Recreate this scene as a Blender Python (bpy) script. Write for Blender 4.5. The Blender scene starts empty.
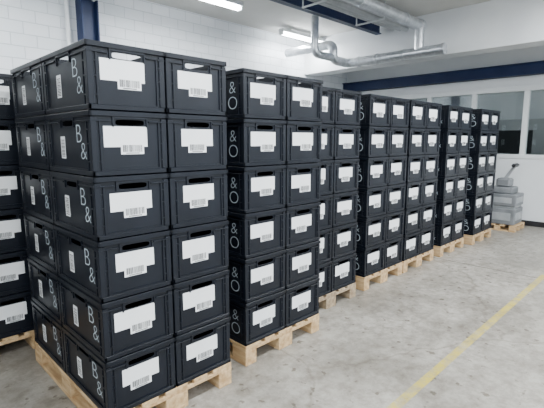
import bpy, bmesh, math, random
from mathutils import Vector, Matrix
random.seed(7)
S = bpy.context.scene
C = S.collection
K = .939   # overall scale of room shell measurements

# ---------------------------------------------------------------- materials
def newmat(name):
    m = bpy.data.materials.new(name); m.use_nodes = True
    nt = m.node_tree
    return m, nt, nt.nodes["Principled BSDF"]

def N(nt, t, **kw):
    n = nt.nodes.new(t)
    for k, v in kw.items(): setattr(n, k, v)
    return n

def noisy(name, c1, c2, scale=8, rough=0.5, metal=0.0, bump=0.0, bscale=60, detail=6, rough2=None, stretch=None, spec=None):
    m, nt, b = newmat(name)
    if spec is not None: b.inputs['Specular IOR Level'].default_value = spec
    tc = N(nt, 'ShaderNodeTexCoord'); mp = N(nt, 'ShaderNodeMapping')
    nt.links.new(tc.outputs['Object'], mp.inputs[0])
    if stretch: mp.inputs['Scale'].default_value = stretch
    no = N(nt, 'ShaderNodeTexNoise'); no.inputs['Scale'].default_value = scale; no.inputs['Detail'].default_value = detail
    nt.links.new(mp.outputs[0], no.inputs['Vector'])
    r = N(nt, 'ShaderNodeValToRGB')
    r.color_ramp.elements[0].position = .35; r.color_ramp.elements[1].position = .68
    r.color_ramp.elements[0].color = (*c1, 1); r.color_ramp.elements[1].color = (*c2, 1)
    nt.links.new(no.outputs['Fac'], r.inputs[0]); nt.links.new(r.outputs[0], b.inputs['Base Color'])
    b.inputs['Metallic'].default_value = metal
    b.inputs['Roughness'].default_value = rough
    if rough2 is not None:
        mr = N(nt, 'ShaderNodeMapRange'); mr.inputs[3].default_value = rough; mr.inputs[4].default_value = rough2
        nt.links.new(no.outputs['Fac'], mr.inputs[0]); nt.links.new(mr.outputs[0], b.inputs['Roughness'])
    if bump:
        n2 = N(nt, 'ShaderNodeTexNoise'); n2.inputs['Scale'].default_value = bscale
        nt.links.new(mp.outputs[0], n2.inputs['Vector'])
        bp = N(nt, 'ShaderNodeBump'); bp.inputs['Strength'].default_value = bump; bp.inputs['Distance'].default_value = .01
        nt.links.new(n2.outputs['Fac'], bp.inputs['Height']); nt.links.new(bp.outputs[0], b.inputs['Normal'])
    return m

M_plastic = noisy('black_plastic', (.0042,.0060,.0105), (.0065,.0090,.0150), 5, .30, rough2=.43, spec=.30)
M_inside = noisy('black_plastic_inner', (.004,.005,.007), (.006,.007,.009), 5, .6, spec=.25)
M_label = noisy('label_paper', (.80,.82,.84), (.86,.87,.88), 9, .55)
M_ink = noisy('ink', (.02,.02,.02), (.03,.03,.03), 9, .6)
M_logo = noisy('logo_print', (.46,.54,.60), (.58,.65,.70), 30, .5)
M_wood = noisy('pallet_wood', (.42,.26,.12), (.64,.46,.26), 6, .75, bump=.3, bscale=40, stretch=(6,1,6))
M_woodold = noisy('pallet_wood_old', (.24,.17,.105), (.42,.33,.22), 6, .8, bump=.3, bscale=40, stretch=(6,1,6))
M_navy = noisy('navy_paint', (.010,.021,.070), (.015,.030,.088), 3, .45, spec=.3)
M_white = noisy('white_paint', (.70,.72,.74), (.77,.79,.80), 1.5, .6, bump=.05)
M_frame = noisy('window_frame_paint', (.72,.74,.75), (.78,.8,.8), 3, .4)
M_ceil = noisy('ceiling_paint', (.58,.57,.54), (.68,.67,.64), 1.2, .8, bump=.15, bscale=20)
M_galv = noisy('galvanised_steel', (.52,.55,.58), (.72,.74,.77), 14, .3, metal=.75, bump=.15, bscale=30)
M_pipe = noisy('pipe_paint', (.48,.5,.52), (.58,.6,.62), 5, .45)
M_grey = noisy('grey_plastic', (.13,.14,.15), (.21,.22,.23), 4, .5)
M_dark = noisy('dark_metal', (.01,.01,.012), (.02,.02,.024), 5, .4)
M_office = noisy('office_wall_paint', (.28,.29,.30), (.36,.37,.38), 2, .7)

def m_brick():
    m, nt, b = newmat('painted_brick')
    tc = N(nt,'ShaderNodeTexCoord'); sp = N(nt,'ShaderNodeSeparateXYZ'); cb = N(nt,'ShaderNodeCombineXYZ')
    ad = N(nt,'ShaderNodeMath', operation='ADD')
    nt.links.new(tc.outputs['Object'], sp.inputs[0])
    nt.links.new(sp.outputs[0], ad.inputs[0]); nt.links.new(sp.outputs[1], ad.inputs[1])
    nt.links.new(ad.outputs[0], cb.inputs[0]); nt.links.new(sp.outputs[2], cb.inputs[1])
    br = N(nt,'ShaderNodeTexBrick')
    br.inputs['Scale'].default_value = 1; br.inputs['Brick Width'].default_value=.32; br.inputs['Row Height'].default_value=.16
    br.inputs['Mortar Size'].default_value=.007; br.inputs['Mortar Smooth'].default_value=.6
    br.inputs['Color1'].default_value=(.72,.76,.79,1); br.inputs['Color2'].default_value=(.79,.81,.84,1)
    br.inputs['Mortar'].default_value=(.56,.60,.63,1)
    nt.links.new(cb.outputs[0], br.inputs['Vector']); nt.links.new(br.outputs['Color'], b.inputs['Base Color'])
    bp = N(nt,'ShaderNodeBump'); bp.invert=True; bp.inputs['Strength'].default_value=.6; bp.inputs['Distance'].default_value=.01
    nt.links.new(br.outputs['Fac'], bp.inputs['Height']); nt.links.new(bp.outputs[0], b.inputs['Normal'])
    b.inputs['Roughness'].default_value=.55
    return m
M_brick = m_brick()

def concrete_nodes(nt):
    tc = N(nt,'ShaderNodeTexCoord')
    n1 = N(nt,'ShaderNodeTexNoise'); n1.inputs['Scale'].default_value=1.1; n1.inputs['Detail'].default_value=10; n1.inputs['Roughness'].default_value=.7
    n1.inputs['Distortion'].default_value=.3
    n2 = N(nt,'ShaderNodeTexNoise'); n2.inputs['Scale'].default_value=9; n2.inputs['Detail'].default_value=9; n2.inputs['Roughness'].default_value=.75
    for n in (n1,n2): nt.links.new(tc.outputs['Object'], n.inputs['Vector'])
    r1 = N(nt,'ShaderNodeValToRGB'); e=r1.color_ramp.elements
    e[0].position=.38; e[1].position=.62; e[0].color=(.235,.218,.188,1); e[1].color=(.40,.38,.342,1)
    nt.links.new(n1.outputs['Fac'], r1.inputs[0])
    r2 = N(nt,'ShaderNodeValToRGB'); e=r2.color_ramp.elements
    e[0].position=.38; e[1].position=.58; e[0].color=(.6,.58,.55,1); e[1].color=(1,1,1,1)
    nt.links.new(n2.outputs['Fac'], r2.inputs[0])
    mx = N(nt,'ShaderNodeMixRGB', blend_type='MULTIPLY'); mx.inputs[0].default_value=.9
    nt.links.new(r1.outputs[0], mx.inputs[1]); nt.links.new(r2.outputs[0], mx.inputs[2])
    n3 = N(nt,'ShaderNodeTexNoise'); n3.inputs['Scale'].default_value=12; n3.inputs['Detail'].default_value=4
    nt.links.new(tc.outputs['Object'], n3.inputs['Vector'])
    r3 = N(nt,'ShaderNodeValToRGB'); e=r3.color_ramp.elements
    e[0].position=.32; e[1].position=.37; e[0].color=(.42,.38,.33,1); e[1].color=(1,1,1,1)
    nt.links.new(n3.outputs['Fac'], r3.inputs[0])
    m2 = N(nt,'ShaderNodeMixRGB', blend_type='MULTIPLY'); m2.inputs[0].default_value=.9
    nt.links.new(mx.outputs[0], m2.inputs[1]); nt.links.new(r3.outputs[0], m2.inputs[2])
    vo = N(nt,'ShaderNodeTexVoronoi'); vo.feature='DISTANCE_TO_EDGE'; vo.inputs['Scale'].default_value=.55
    n5 = N(nt,'ShaderNodeTexNoise'); n5.inputs['Scale'].default_value=3; n5.inputs['Detail'].default_value=6
    nt.links.new(tc.outputs['Object'], n5.inputs['Vector'])
    mv = N(nt,'ShaderNodeMixRGB'); mv.inputs[0].default_value=.22
    nt.links.new(tc.outputs['Object'], mv.inputs[1]); nt.links.new(n5.outputs['Color'], mv.inputs[2])
    nt.links.new(mv.outputs[0], vo.inputs['Vector'])
    r4 = N(nt,'ShaderNodeValToRGB'); e=r4.color_ramp.elements
    e[0].position=.0; e[1].position=.007; e[0].color=(.55,.51,.46,1); e[1].color=(1,1,1,1)
    nt.links.new(vo.outputs['Distance'], r4.inputs[0])
    m3 = N(nt,'ShaderNodeMixRGB', blend_type='MULTIPLY'); m3.inputs[0].default_value=.6
    nt.links.new(m2.outputs[0], m3.inputs[1]); nt.links.new(r4.outputs[0], m3.inputs[2])
    return tc, n1, n2, m3
def m_floor():
    m, nt, b = newmat('worn_concrete')
    tc,n1,n2,col = concrete_nodes(nt)
    nt.links.new(col.outputs[0], b.inputs['Base Color'])
    mr = N(nt,'ShaderNodeMapRange'); mr.inputs[1].default_value=.3; mr.inputs[2].default_value=.7; mr.inputs[3].default_value=.32; mr.inputs[4].default_value=.5
    nt.links.new(n1.outputs['Fac'], mr.inputs[0]); nt.links.new(mr.outputs[0], b.inputs['Roughness'])
    b.inputs['Specular IOR Level'].default_value=.4
    bp = N(nt,'ShaderNodeBump'); bp.inputs['Strength'].default_value=.12; bp.inputs['Distance'].default_value=.01
    nt.links.new(n2.outputs['Fac'], bp.inputs['Height']); nt.links.new(bp.outputs[0], b.inputs['Normal'])
    return m
M_floor = m_floor()
def m_yellow():
    m, nt, b = newmat('worn_yellow_paint')
    tc,n1,n2,col = concrete_nodes(nt)
    n4 = N(nt,'ShaderNodeTexNoise'); n4.inputs['Scale'].default_value=10; n4.inputs['Detail'].default_value=8; n4.inputs['Roughness'].default_value=.75
    nt.links.new(tc.outputs['Object'], n4.inputs['Vector'])
    r = N(nt,'ShaderNodeValToRGB'); e=r.color_ramp.elements; e[0].position=.4; e[1].position=.62; 
    e[0].color=(.25,.25,.25,1); e[1].color=(.95,.95,.95,1)
    nt.links.new(n4.outputs['Fac'], r.inputs[0])
    mx = N(nt,'ShaderNodeMixRGB'); nt.links.new(r.outputs[0], mx.inputs[0])
    nt.links.new(col.outputs[0], mx.inputs[1]); mx.inputs[2].default_value=(.50,.40,.055,1)
    nt.links.new(mx.outputs[0], b.inputs['Base Color']); b.inputs['Roughness'].default_value=.45
    return m
M_yellow = m_yellow()
def m_emit(name, col, s):
    m, nt, b = newmat(name)
    b.inputs['Emission Color'].default_value=(*col,1); b.inputs['Emission Strength'].default_value=s
    b.inputs['Base Color'].default_value=(.9,.9,.9,1)
    return m
M_tube = m_emit('fluorescent_tube', (.93,.97,1), 45)
def m_glass():
    m = bpy.data.materials.new('window_glass'); m.use_nodes=True; nt=m.node_tree; nt.nodes.clear()
    o=N(nt,'ShaderNodeOutputMaterial'); mix=N(nt,'ShaderNodeMixShader'); t=N(nt,'ShaderNodeBsdfTransparent'); g=N(nt,'ShaderNodeBsdfGlossy')
    t.inputs[0].default_value=(.8,.84,.84,1); g.inputs['Roughness'].default_value=.03; g.inputs[0].default_value=(.8,.85,.88,1)
    mix.inputs[0].default_value=.10
    nt.links.new(t.outputs[0],mix.inputs[1]); nt.links.new(g.outputs[0],mix.inputs[2]); nt.links.new(mix.outputs[0],o.inputs[0])
    return m
M_glass = m_glass()

# ---------------------------------------------------------------- mesh helpers
def box(bm, x0,x1,y0,y1,z0,z1, mat=0, bev=0.0, rot=None):
    b2 = bmesh.new()
    bmesh.ops.create_cube(b2, size=1)
    for v in b2.verts:
        v.co = Vector(((x0+x1)/2 + v.co.x*(x1-x0), (y0+y1)/2 + v.co.y*(y1-y0), (z0+z1)/2 + v.co.z*(z1-z0)))
    if bev: bmesh.ops.bevel(b2, geom=list(b2.edges), offset=bev, segments=1, affect='EDGES', clamp_overlap=True)
    if rot is not None: bmesh.ops.transform(b2, matrix=rot, verts=b2.verts)
    for f in b2.faces: f.material_index = mat
    me = bpy.data.meshes.new('t'); b2.to_mesh(me); b2.free(); bm.from_mesh(me); bpy.data.meshes.remove(me)

def mesh_from(bm, name, mats):
    me = bpy.data.meshes.new(name); bm.to_mesh(me); bm.free()
    for m in mats: me.materials.append(m)
    return me
def obj(name, me, loc=(0,0,0), rz=0, parent=None):
    o = bpy.data.objects.new(name, me); o.location = loc; o.rotation_euler = (0,0,rz); C.objects.link(o)
    if parent: o.parent = parent
    return o
def empty(name, loc, rz=0):
    e = bpy.data.objects.new(name, None); e.location=loc; e.rotation_euler=(0,0,rz); e.empty_display_size=.1; C.objects.link(e); return e

def simple_box_obj(name, dims, mat, bev=0):
    bm = bmesh.new(); box(bm,*dims,0,bev); return obj(name, mesh_from(bm,name,[mat]))

# ---------------------------------------------------------------- crate
W, L, H = .399, .599, .328      # outer width (x), length (y), design height
PITCH = .307                    # real stacking height
def wall_with_hole(bm, half, z0, z1, hz, hw, hh, plane, outer, thick, mat=0):
    pts=[]; KK=32
    for i in range(KK):
        a = 2*math.pi*i/KK
        ca,sa=math.cos(a),math.sin(a)
        e=.45
        pts.append((hw*math.copysign(abs(ca)**e,ca), hz+hh*math.copysign(abs(sa)**e,sa)))
    outs=[]
    for i in range(KK):
        a = 2*math.pi*i/KK
        ca,sa=math.cos(a),math.sin(a)
        m=max(abs(ca),abs(sa))
        ux,uz=ca/m,sa/m
        outs.append((half*ux, hz+(z1-hz)*uz if uz>0 else hz+(hz-z0)*uz))
    b2=bmesh.new()
    def mk(p,d):
        return b2.verts.new((p[0],d,p[1])) if plane=='y' else b2.verts.new((d,p[0],p[1]))
    s = 1 if outer>0 else -1
    d0,d1=outer,outer-s*thick
    A=[mk(p,d0) for p in outs];B=[mk(p,d0) for p in pts];Cc=[mk(p,d1) for p in outs];D=[mk(p,d1) for p in pts]
    for i in range(KK):
        j=(i+1)%KK
        b2.faces.new((A[i],A[j],B[j],B[i])); b2.faces.new((Cc[i],D[i],D[j],Cc[j]))
        b2.faces.new((B[i],B[j],D[j],D[i])); b2.faces.new((A[i],Cc[i],Cc[j],A[j]))
    bmesh.ops.recalc_face_normals(b2, faces=b2.faces)
    for f in b2.faces: f.material_index=mat
    me=bpy.data.meshes.new('t'); b2.to_mesh(me); b2.free(); bm.from_mesh(me); bpy.data.meshes.remove(me)

def text_mesh(body, size):
    cu=bpy.data.curves.new('t','FONT'); cu.body=body; cu.size=size; cu.align_x='CENTER'; cu.align_y='CENTER'; cu.resolution_u=4
    cu.offset=-.0030
    o=bpy.data.objects.new('t',cu); C.objects.link(o)
    bpy.context.view_layer.update()
    dg=bpy.context.evaluated_depsgraph_get()
    me=bpy.data.meshes.new_from_object(o.evaluated_get(dg))
    bpy.data.objects.remove(o)
    return me

def add_text(bm, body, size, mat, mtx):
    me=text_mesh(body,size); b2=bmesh.new(); b2.from_mesh(me); bmesh.ops.transform(b2,matrix=mtx,verts=b2.verts)
    for f in b2.faces: f.material_index=mat
    m2=bpy.data.meshes.new('t'); b2.to_mesh(m2); b2.free(); bm.from_mesh(m2); bpy.data.meshes.remove(m2)

def crate(variant, logo):
    r = random.Random(variant*13+5)
    bm = bmesh.new()
    hx,hy = W/2, L/2
    ins=.011; t=.005
    topz=H-.004
    for s in (-1,1):
        wall_with_hole(bm, hx-ins, .006, topz-.004, .269, .074, .0145, 'y', s*(hy-ins), t)
        wall_with_hole(bm, hy-ins, .006, topz-.004, .269, .074, .0145, 'x', s*(hx-ins), t)
    box(bm,-hx+.014,hx-.014,-hy+.014,hy-.014,.006,.012,1)
    for s in (-1,1):
        a,b=sorted((s*hx,s*(hx-.014))); box(bm,a,b,-hy,hy,topz-.026,topz,0,.002)
        a,b=sorted((s*hy,s*(hy-.014))); box(bm,-hx,hx,a,b,topz-.026,topz,0,.002)
        for q in (-1,1):
            x0,x1=sorted((q*.095,q*(hx-.004)))
            a,b=sorted((s*(hy-.002),s*(hy-.016))); box(bm,x0,x1,a,b,.272,.279,0,.001)
            x0,x1=sorted((q*.105,q*(hy-.004)))
            a,b=sorted((s*(hx-.002),s*(hx-.016))); box(bm,a,b,x0,x1,.272,.279,0,.001)
        a,b=sorted((s*(hx-.003),s*(hx-.016))); box(bm,a,b,-hy+.003,hy-.003,.002,.026,0,.002)
        a,b=sorted((s*(hy-.003),s*(hy-.016))); box(bm,-hx+.003,hx-.003,a,b,.002,.026,0,.002)
        a,b=sorted((s*(hy-.004),s*(hy-.013)))
        for q in (-1,1):
            x0,x1=sorted((q*.148,q*.155)); box(bm,x0,x1,a,b,.026,.272,0,.001)
            x0,x1=sorted((q*.166,q*(hx-.004))); box(bm,x0,x1,a,b,.026,.294,0,.002)
            for zz in (.07,.16,.23):
                x0,x1=sorted((q*.153,q*.170)); box(bm,x0,x1,a,b,zz,zz+.006,0)
            x0,x1=sorted((q*.084,q*.090)); box(bm,x0,x1,a,b,.246,.30,0)
        box(bm,-.148,.148,a,b,.026,.034,0)
        box(bm,-.087,.087,a,b,.288,.299,0)
        a,b=sorted((s*(hx-.004),s*(hx-.013)))
        for q in (-1,1):
            x0,x1=sorted((q*.240,q*.247)); box(bm,a,b,x0,x1,.026,.272,0,.001)
            x0,x1=sorted((q*.264,q*(hy-.004))); box(bm,a,b,x0,x1,.026,.294,0,.002)
            for zz in (.07,.16,.23):
                x0,x1=sorted((q*.245,q*.268)); box(bm,a,b,x0,x1,zz,zz+.006,0)
            x0,x1=sorted((q*.084,q*.090)); box(bm,a,b,x0,x1,.246,.30,0)
        box(bm,a,b,-.24,.24,.026,.034,0)
        box(bm,a,b,-.087,.087,.288,.299,0)
    for s in (-1,1):
        yo = s*(hy-ins+.0006)
        cx = (.022 + r.uniform(-.015,.012))*s
        w=r.uniform(.205,.228); h=r.uniform(.092,.108); cz=.192+r.uniform(-.006,.006)
        a,b=sorted((yo,yo+s*.0006))
        box(bm,cx-w/2,cx+w/2,a,b,cz-h/2,cz+h/2,2)
        bw=.12; bh=.052; bx=cx+r.uniform(-.01,.045); bz=cz-h/2-bh/2+.014
        a,b=sorted((yo+s*.0006,yo+s*.0012))
        box(bm,bx-bw/2,bx+bw/2,a,b,bz-bh/2,bz+bh/2,2)
        a,b=sorted((yo+s*.0012,yo+s*.0016))
        x=bx-bw/2+.010
        while x<bx+bw/2-.012:
            ww=r.choice((.0015,.003,.0045)); box(bm,x,x+ww,a,b,bz-bh/2+.012,bz+bh/2-.004,3); x+=ww+r.choice((.002,.0035))
        box(bm,bx-.035,bx+.035,a,b,bz-bh/2+.004,bz-bh/2+.008,3)
    for s in (-1,1):
        xo=s*(hx-ins+.0008)
        base = Matrix.Translation((xo,0,0)) @ Matrix.Rotation(-math.pi/2 if s<0 else math.pi/2,4,'Z') @ Matrix.Rotation(math.pi/2,4,'X')
        if logo=='a': chars=(('B',.135,.208,.14),('&',.186,.12,.13))
        else: chars=(('&',.182,.205,.12),('O',.182,.10,.13))
        for ch,dx,dz,sz in chars:
            add_text(bm,ch,sz,4, base @ Matrix.Translation((dx,dz,0)))
        a,b=sorted((xo,xo+s*.0006))
        y0=.05 if s<0 else -.11
        box(bm,a,b,y0,y0+.06,.08,.2,2)
        a,b=sorted((xo+s*.0006,xo+s*.001))
        z=.09
        while z<.185:
            ww=r.choice((.002,.004)); box(bm,a,b,y0+.008,y0+.052,z,z+ww,3); z+=ww+.004
    for v in bm.verts: v.co.z *= PITCH/H
    return mesh_from(bm,'crate_%s_%d'%(logo,variant),[M_plastic,M_inside,M_label,M_ink,M_logo])
CR = {'a':[crate(i,'a') for i in range(5)], 'b':[crate(i+5,'b') for i in range(5)]}

# ---------------------------------------------------------------- euro pallet
def pallet_mesh(mat):
    bm=bmesh.new()
    for x0,x1 in ((-.4,-.3),(-.0725,.0725),(.3,.4)): box(bm,x0,x1,-.6,.6,0,.022,0,.003)
    for x0,x1 in ((-.4,-.3),(-.0725,.0725),(.3,.4)):
        for y0,y1 in ((-.6,-.455),(-.0725,.0725),(.455,.6)): box(bm,x0,x1,y0,y1,.022,.1,0,.003)
    for y0,y1 in ((-.6,-.455),(-.0725,.0725),(.455,.6)): box(bm,-.4,.4,y0,y1,.1,.122,0,.002)
    for x0,x1 in ((-.4,-.255),(-.215,-.115),(-.0725,.0725),(.115,.215),(.255,.4)): box(bm,x0,x1,-.6,.6,.122,.144,0,.003)
    return mesh_from(bm,'pallet',[mat])
PM = pallet_mesh(M_wood); PO = pallet_mesh(M_woodold)

def stack(x, y, logo='a', rz=0, old=False, rows=6):
    """x,y = front-left corner"""
    cx,cy = x+.4, y+.6
    obj('wooden_pallet', PO if old else PM, (cx,cy,0), rz)
    e = empty('plastic_crate_stack',(cx,cy,.1445),rz)
    for ix in (-1,1):
        for iy in (-1,1):
            for k in range(rows):
                me=random.choice(CR[logo])
                obj('crate_%d_%d_%d'%((ix+1)//2,(iy+1)//2,k+1), me, (ix*.2+random.uniform(-.0004,.0004), iy*.3+random.uniform(-.0004,.0004), k*PITCH), 0, e)

stack(.785,1.95,'a')
stack(1.778,2.03,'b')
stack(2.63,2.25,'a',old=True)
stack(3.61,2.27,'b')
stack(4.44,2.27,'a')
stack(5.42,2.26,'a')
stack(6.40,2.20,'b')
for i,x in enumerate((-.80,.12,1.03,1.95)):
    stack(x,3.34,'a')
for i,x in enumerate((2.86,3.8,4.7,5.64)):
    stack(x,3.52,'a')

# ---------------------------------------------------------------- room (built in survey units, scaled by K at the end)
pre = set(bpy.data.objects)
CE=3.86; YB=6.5; XF=9.2
simple_box_obj('floor',(-5,14,-6,YB+.2,-.1,0),M_floor)
simple_box_obj('ceiling',(-5,14,-6,YB+.2,CE,CE+.15),M_ceil)
simple_box_obj('wall_back',(-5,XF,YB,YB+.2,0,CE),M_brick)
simple_box_obj('wall_left',(-5.2,-5,-1,YB+.2,0,CE),M_brick)
bm=bmesh.new()
WY0,WY1,WZ0,WZ1=.46,6.2,1.34,2.62
box(bm,XF,XF+.15,-6,YB+.2,0,WZ0); box(bm,XF,XF+.15,-6,YB+.2,WZ1,CE)
box(bm,XF,XF+.15,-6,WY0,WZ0,WZ1); box(bm,XF,XF+.15,WY1,YB+.2,WZ0,WZ1)
obj('wall_far',mesh_from(bm,'wall_far',[M_white]))
bm=bmesh.new()
step=(WY1-WY0)/6
box(bm,XF-.02,XF+.12,WY0-.04,WY1+.04,WZ0-.05,WZ0+.03,0,.004)
box(bm,XF-.02,XF+.12,WY0-.04,WY1+.04,WZ1-.05,WZ1+.04,0,.004)
for i in range(7):
    yy=WY0+i*step; box(bm,XF-.015,XF+.11,yy-.045,yy+.045,WZ0,WZ1,0,.004)
box(bm,XF+.045,XF+.055,WY0,WY1,WZ0,WZ1,1)
obj('window_1',mesh_from(bm,'window_1',[M_frame,M_glass]))
simple_box_obj('baseboard_far',(XF-.015,XF,-6,YB,0,.1),M_dark)
simple_box_obj('wall_office',(12.4,12.5,-6,YB+.2,0,CE),M_office)
simple_box_obj('wall_light_block_side',(XF+.15,12.4,-.2,-.1,0,CE),M_office)  # added side wall, keeps world light out so the window reads darker
simple_box_obj('wall_light_block_end',(XF+.15,12.4,YB+.02,YB+.12,0,CE),M_office)  # added at the other end, also blocks world light from the office
bm=bmesh.new()
box(bm,10.0,10.6,1.9,4.6,.70,.74); 
for yy in (1.95,3.2,4.5): box(bm,10.05,10.55,yy,yy+.04,0,.70)
obj('office_desk',mesh_from(bm,'office_desk',[M_grey]))
def monitor(x,y):
    bm=bmesh.new()
    box(bm,x-.03,x+.03,y-.36,y+.36,1.36,1.86,0,.01); box(bm,x-.034,x-.03,y-.33,y+.33,1.39,1.83,0)
    box(bm,x+.0,x+.05,y-.05,y+.05,.76,1.5,0); box(bm,x-.1,x+.14,y-.15,y+.15,.745,.77,0,.005)
    obj('computer_monitor',mesh_from(bm,'computer_monitor',[M_dark]))
monitor(10.3,2.85); monitor(10.3,3.8)

def ibeam(name, axis, a0,a1, c, z0,z1, w, mat, web=.02, fl=.018):
    bm=bmesh.new()
    def bb(u0,u1,v0,v1,z0,z1):
        if axis=='y': box(bm,u0,u1,v0,v1,z0,z1,0,.002)
        else: box(bm,v0,v1,u0,u1,z0,z1,0,.002)
    bb(c-w/2,c+w/2,a0,a1,z0,z0+fl); bb(c-w/2,c+w/2,a0,a1,z1-fl,z1); bb(c-web/2,c+web/2,a0,a1,z0,z1)
    return obj(name,mesh_from(bm,name,[mat]))
ibeam('steel_beam','y',-6,YB,XF-.10,2.84,3.06,.18,M_navy,web=.1)
ibeam('steel_beam','y',-3,YB-.0,2.62,CE-.24,CE,.16,M_navy)
ibeam('steel_beam','x',2.8,7.5,4.58,CE-.2,CE,.12,M_navy,web=.04)
bm=bmesh.new()
box(bm,2.52,2.54,YB-.22,YB,0,CE-.24,0,.002);box(bm,2.74,2.76,YB-.22,YB,0,CE-.24,0,.002);box(bm,2.54,2.74,YB-.13,YB-.09,0,CE-.24)
box(bm,2.48,2.80,YB-.26,YB,0,.02)
obj('steel_column',mesh_from(bm,'steel_column',[M_navy]))
simple_box_obj('trim_1',(7.55,7.95,-6,YB,3.12,CE),M_white,.006)

def pipe(name, pts, r, mat, bevseg=6, parent=None, bend=2.2):
    cu=bpy.data.curves.new(name,'CURVE'); cu.dimensions='3D'; cu.bevel_depth=r; cu.bevel_resolution=5; cu.use_fill_caps=True
    P=[Vector(p) for p in pts]; out=[P[0]]
    for i in range(1,len(P)-1):
        a,b,c=P[i-1],P[i],P[i+1]; rr=min(bend*r,(a-b).length*.45,(c-b).length*.45)
        p0=b+(a-b).normalized()*rr; p2=b+(c-b).normalized()*rr
        for k in range(bevseg+1):
            t=k/bevseg; out.append((1-t)**2*p0+2*t*(1-t)*b+t*t*p2)
    out.append(P[-1])
    sp=cu.splines.new('POLY'); sp.points.add(len(out)-1)
    for q,p in zip(sp.points,out): q.co=(*p,1)
    cu.materials.append(mat)
    o=bpy.data.objects.new(name,cu); C.objects.link(o)
    if parent: o.parent=parent
    return o
def collars(parent, pts, r, axis):
    bm=bmesh.new()
    for p in pts:
        b2=bmesh.new(); bmesh.ops.create_cone(b2,cap_ends=True,segments=24,radius1=r,radius2=r,depth=.05)
        rot=Matrix.Rotation(math.pi/2,4,'Y') if axis=='x' else (Matrix.Rotation(math.pi/2,4,'X') if axis=='y' else Matrix.Identity(4))
        bmesh.ops.transform(b2,matrix=Matrix.Translation(p)@rot,verts=b2.verts)
        me=bpy.data.meshes.new('t'); b2.to_mesh(me); b2.free(); bm.from_mesh(me); bpy.data.meshes.remove(me)
    return obj('collars_'+axis,mesh_from(bm,'collars',[M_galv]),parent=parent)
e=empty('ventilation_duct',(0,0,0))
pipe('main_run',[(2.9,3.62,3.62),(7.3,3.62,3.62)],.085,M_galv,parent=e,bend=1.6)
pipe('cross_run',[(7.25,3.15,3.16),(7.25,5.1,3.16),(6.75,5.1,3.16),(6.75,5.1,3.45),(6.75,6.3,3.45)],.085,M_galv,parent=e,bend=1.6)
pipe('drop',[(7.25,3.62,3.62),(7.25,3.62,3.16)],.08,M_galv,parent=e)
pipe('branch_run',[(6.75,5.1,3.2),(6.2,5.1,3.2),(6.2,5.1,CE-.01)],.07,M_galv,parent=e,bend=1.6)
collars(e,[(7.25,3.18,3.16),(7.25,3.9,3.16),(7.25,4.45,3.16),(7.25,4.85,3.16)],.096,'y')
collars(e,[(4.2,3.62,3.62),(5.4,3.62,3.62),(6.7,3.62,3.62),(7.27,3.62,3.62)],.096,'x')
for i,(yy,zz,rr) in enumerate(((4.0,3.66,.045),(4.14,3.68,.035),(3.86,3.66,.03),(4.27,3.7,.025))):
    pipe('ceiling_pipe',[(2.9,yy,zz),(7.5,yy,zz)],rr,M_pipe)
bm=bmesh.new()
for xx in (3.6,5.0,6.4):
    box(bm,xx-.015,xx+.015,3.80,4.36,3.58,3.60)
    for yy in (3.81,4.35): box(bm,xx-.01,xx+.01,yy-.008,yy+.008,3.6,CE)
obj('pipe_hanger',mesh_from(bm,'pipe_hanger',[M_pipe]))
pipe('wall_pipe',[(2.38,YB-.05,0.0),(2.38,YB-.05,CE-.01)],.03,M_white)

def tube(x,y,power,axis='x',ln=1.5,z=CE-.14):
    e=empty('fluorescent_light',(x,y,z),0 if axis=='x' else math.pi/2)
    bm=bmesh.new()
    box(bm,-ln/2,ln/2,-.07,.07,.03,.09,0,.004); box(bm,-ln/2,-ln/2+.03,-.05,.05,-.03,.03,0,.003); box(bm,ln/2-.03,ln/2,-.05,.05,-.03,.03,0,.003)
    for xx in (-.5,.5): box(bm,xx-.01,xx+.01,-.01,.01,.09,CE-z-.008,0)
    obj('housing',mesh_from(bm,'h',[M_frame]),parent=e)
    b2=bmesh.new()
    for yy in (-.035,.035):
        bmesh.ops.create_cone(b2,cap_ends=True,segments=12,radius1=.02,radius2=.02,depth=ln-.06,matrix=Matrix.Translation((0,yy,0))@Matrix.Rotation(math.pi/2,4,'Y'))
    obj('tube',mesh_from(b2,'tube',[M_tube]),parent=e)
    ld=bpy.data.lights.new('lamp','AREA'); ld.shape='RECTANGLE'; ld.size=ln; ld.size_y=.12; ld.energy=power; ld.color=(.94,.98,1)
    lo=bpy.data.objects.new('lamp',ld); lo.location=(0,0,-.04); C.objects.link(lo); lo.parent=e
tube(3.72,5.15,70,z=CE-.24)
for (x,y) in ((7.0,6.0),(0.8,5.2)): tube(x,y,60)
for (x,y) in ((1.2,.6),(4.2,.6),(6.6,.6),(-1.8,.6),(1.2,-2.4),(4.2,-2.4),(6.6,-2.4)): tube(x,y,100)
tube(10.8,3.0,22,'y')

simple_box_obj('floor_marking_line',(-2,5.9,1.125,1.19,0,.0012),M_yellow)
bm=bmesh.new()
box(bm,5.70,5.712,-6,YB,0,.0008); 
obj('floor_joint',mesh_from(bm,'floor_joint',[noisy('joint_filler',(.13,.115,.10),(.22,.2,.18),6,.8)]))

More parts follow.
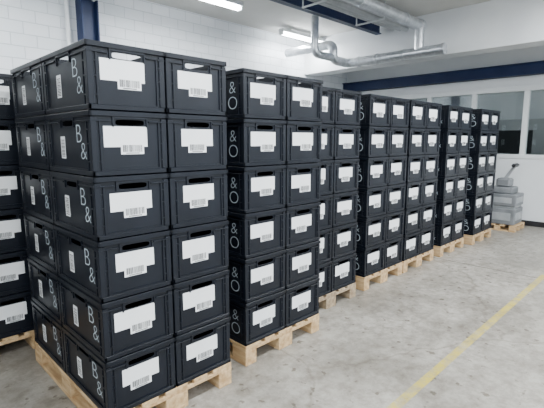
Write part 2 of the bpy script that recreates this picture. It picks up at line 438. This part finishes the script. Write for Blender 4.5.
# grey machine on a small pallet beside the last stack
bm=bmesh.new()
for x0,x1 in ((-.3,-.2),(-.05,.05),(.2,.3)):
    box(bm,x0,x1,-.3,.3,0,.02,0,.003)
    for y0,y1 in ((-.3,-.2),(-.05,.05),(.2,.3)): box(bm,x0,x1,y0,y1,.02,.09,0,.003)
for y0,y1 in ((-.3,-.2),(-.12,-.04),(.04,.12),(.2,.3)): box(bm,-.3,.3,y0,y1,.09,.112,0,.003)
obj('half_pallet',mesh_from(bm,'half_pallet',[M_wood]),(8.60,2.45,0))
bm=bmesh.new()
z=.112
box(bm,-.26,.26,-.26,.26,z,z+.30,0,.015)
box(bm,-.24,.24,-.24,.24,z+.30,z+.34,1,.01)
box(bm,-.26,.26,-.26,.26,z+.34,z+.56,0,.015)
box(bm,-.265,-.258,-.2,.2,z+.08,z+.22,1,.002); box(bm,-.2,.2,-.265,-.258,z+.08,z+.22,1,.002)
box(bm,-.265,-.258,-.2,.1,z+.40,z+.50,1,.002); box(bm,-.2,.2,-.265,-.258,z+.40,z+.50,1,.002)
z+=.56
box(bm,-.2,.18,-.18,.2,z,z+.12,0,.02)
box(bm,-.16,.08,-.12,.12,z+.12,z+.28,0,.03)
rot=Matrix.Translation((.0,.05,z+.2))@Matrix.Rotation(.55,4,'X')
box(bm,-.025,.025,-.025,.025,0,.36,1,.005,rot=rot); box(bm,-.13,.13,-.03,.03,.34,.40,2,.01,rot=rot)
obj('grey_strapping_machine',mesh_from(bm,'grey_machine',[M_grey,noisy('grey_metal',(.26,.28,.29),(.36,.37,.38),5,.4),M_dark]),(8.60,2.45,.001))

for o in [o for o in bpy.data.objects if o not in pre]:
    if o.parent is None:
        o.location = o.location*K; o.scale=(K,K,K)

# ---------------------------------------------------------------- world + camera
w=bpy.data.worlds.new('World'); S.world=w; w.use_nodes=True
bg=w.node_tree.nodes['Background']; bg.inputs[0].default_value=(.83,.92,1,1); bg.inputs[1].default_value=2.5
cam=bpy.data.cameras.new('camera'); cam.lens=27.86; cam.sensor_width=36; cam.clip_start=.05
co=bpy.data.objects.new('camera',cam); co.location=(0,0,1.54); co.rotation_euler=(math.radians(81.4),0,math.radians(-45)); C.objects.link(co)
S.camera=co
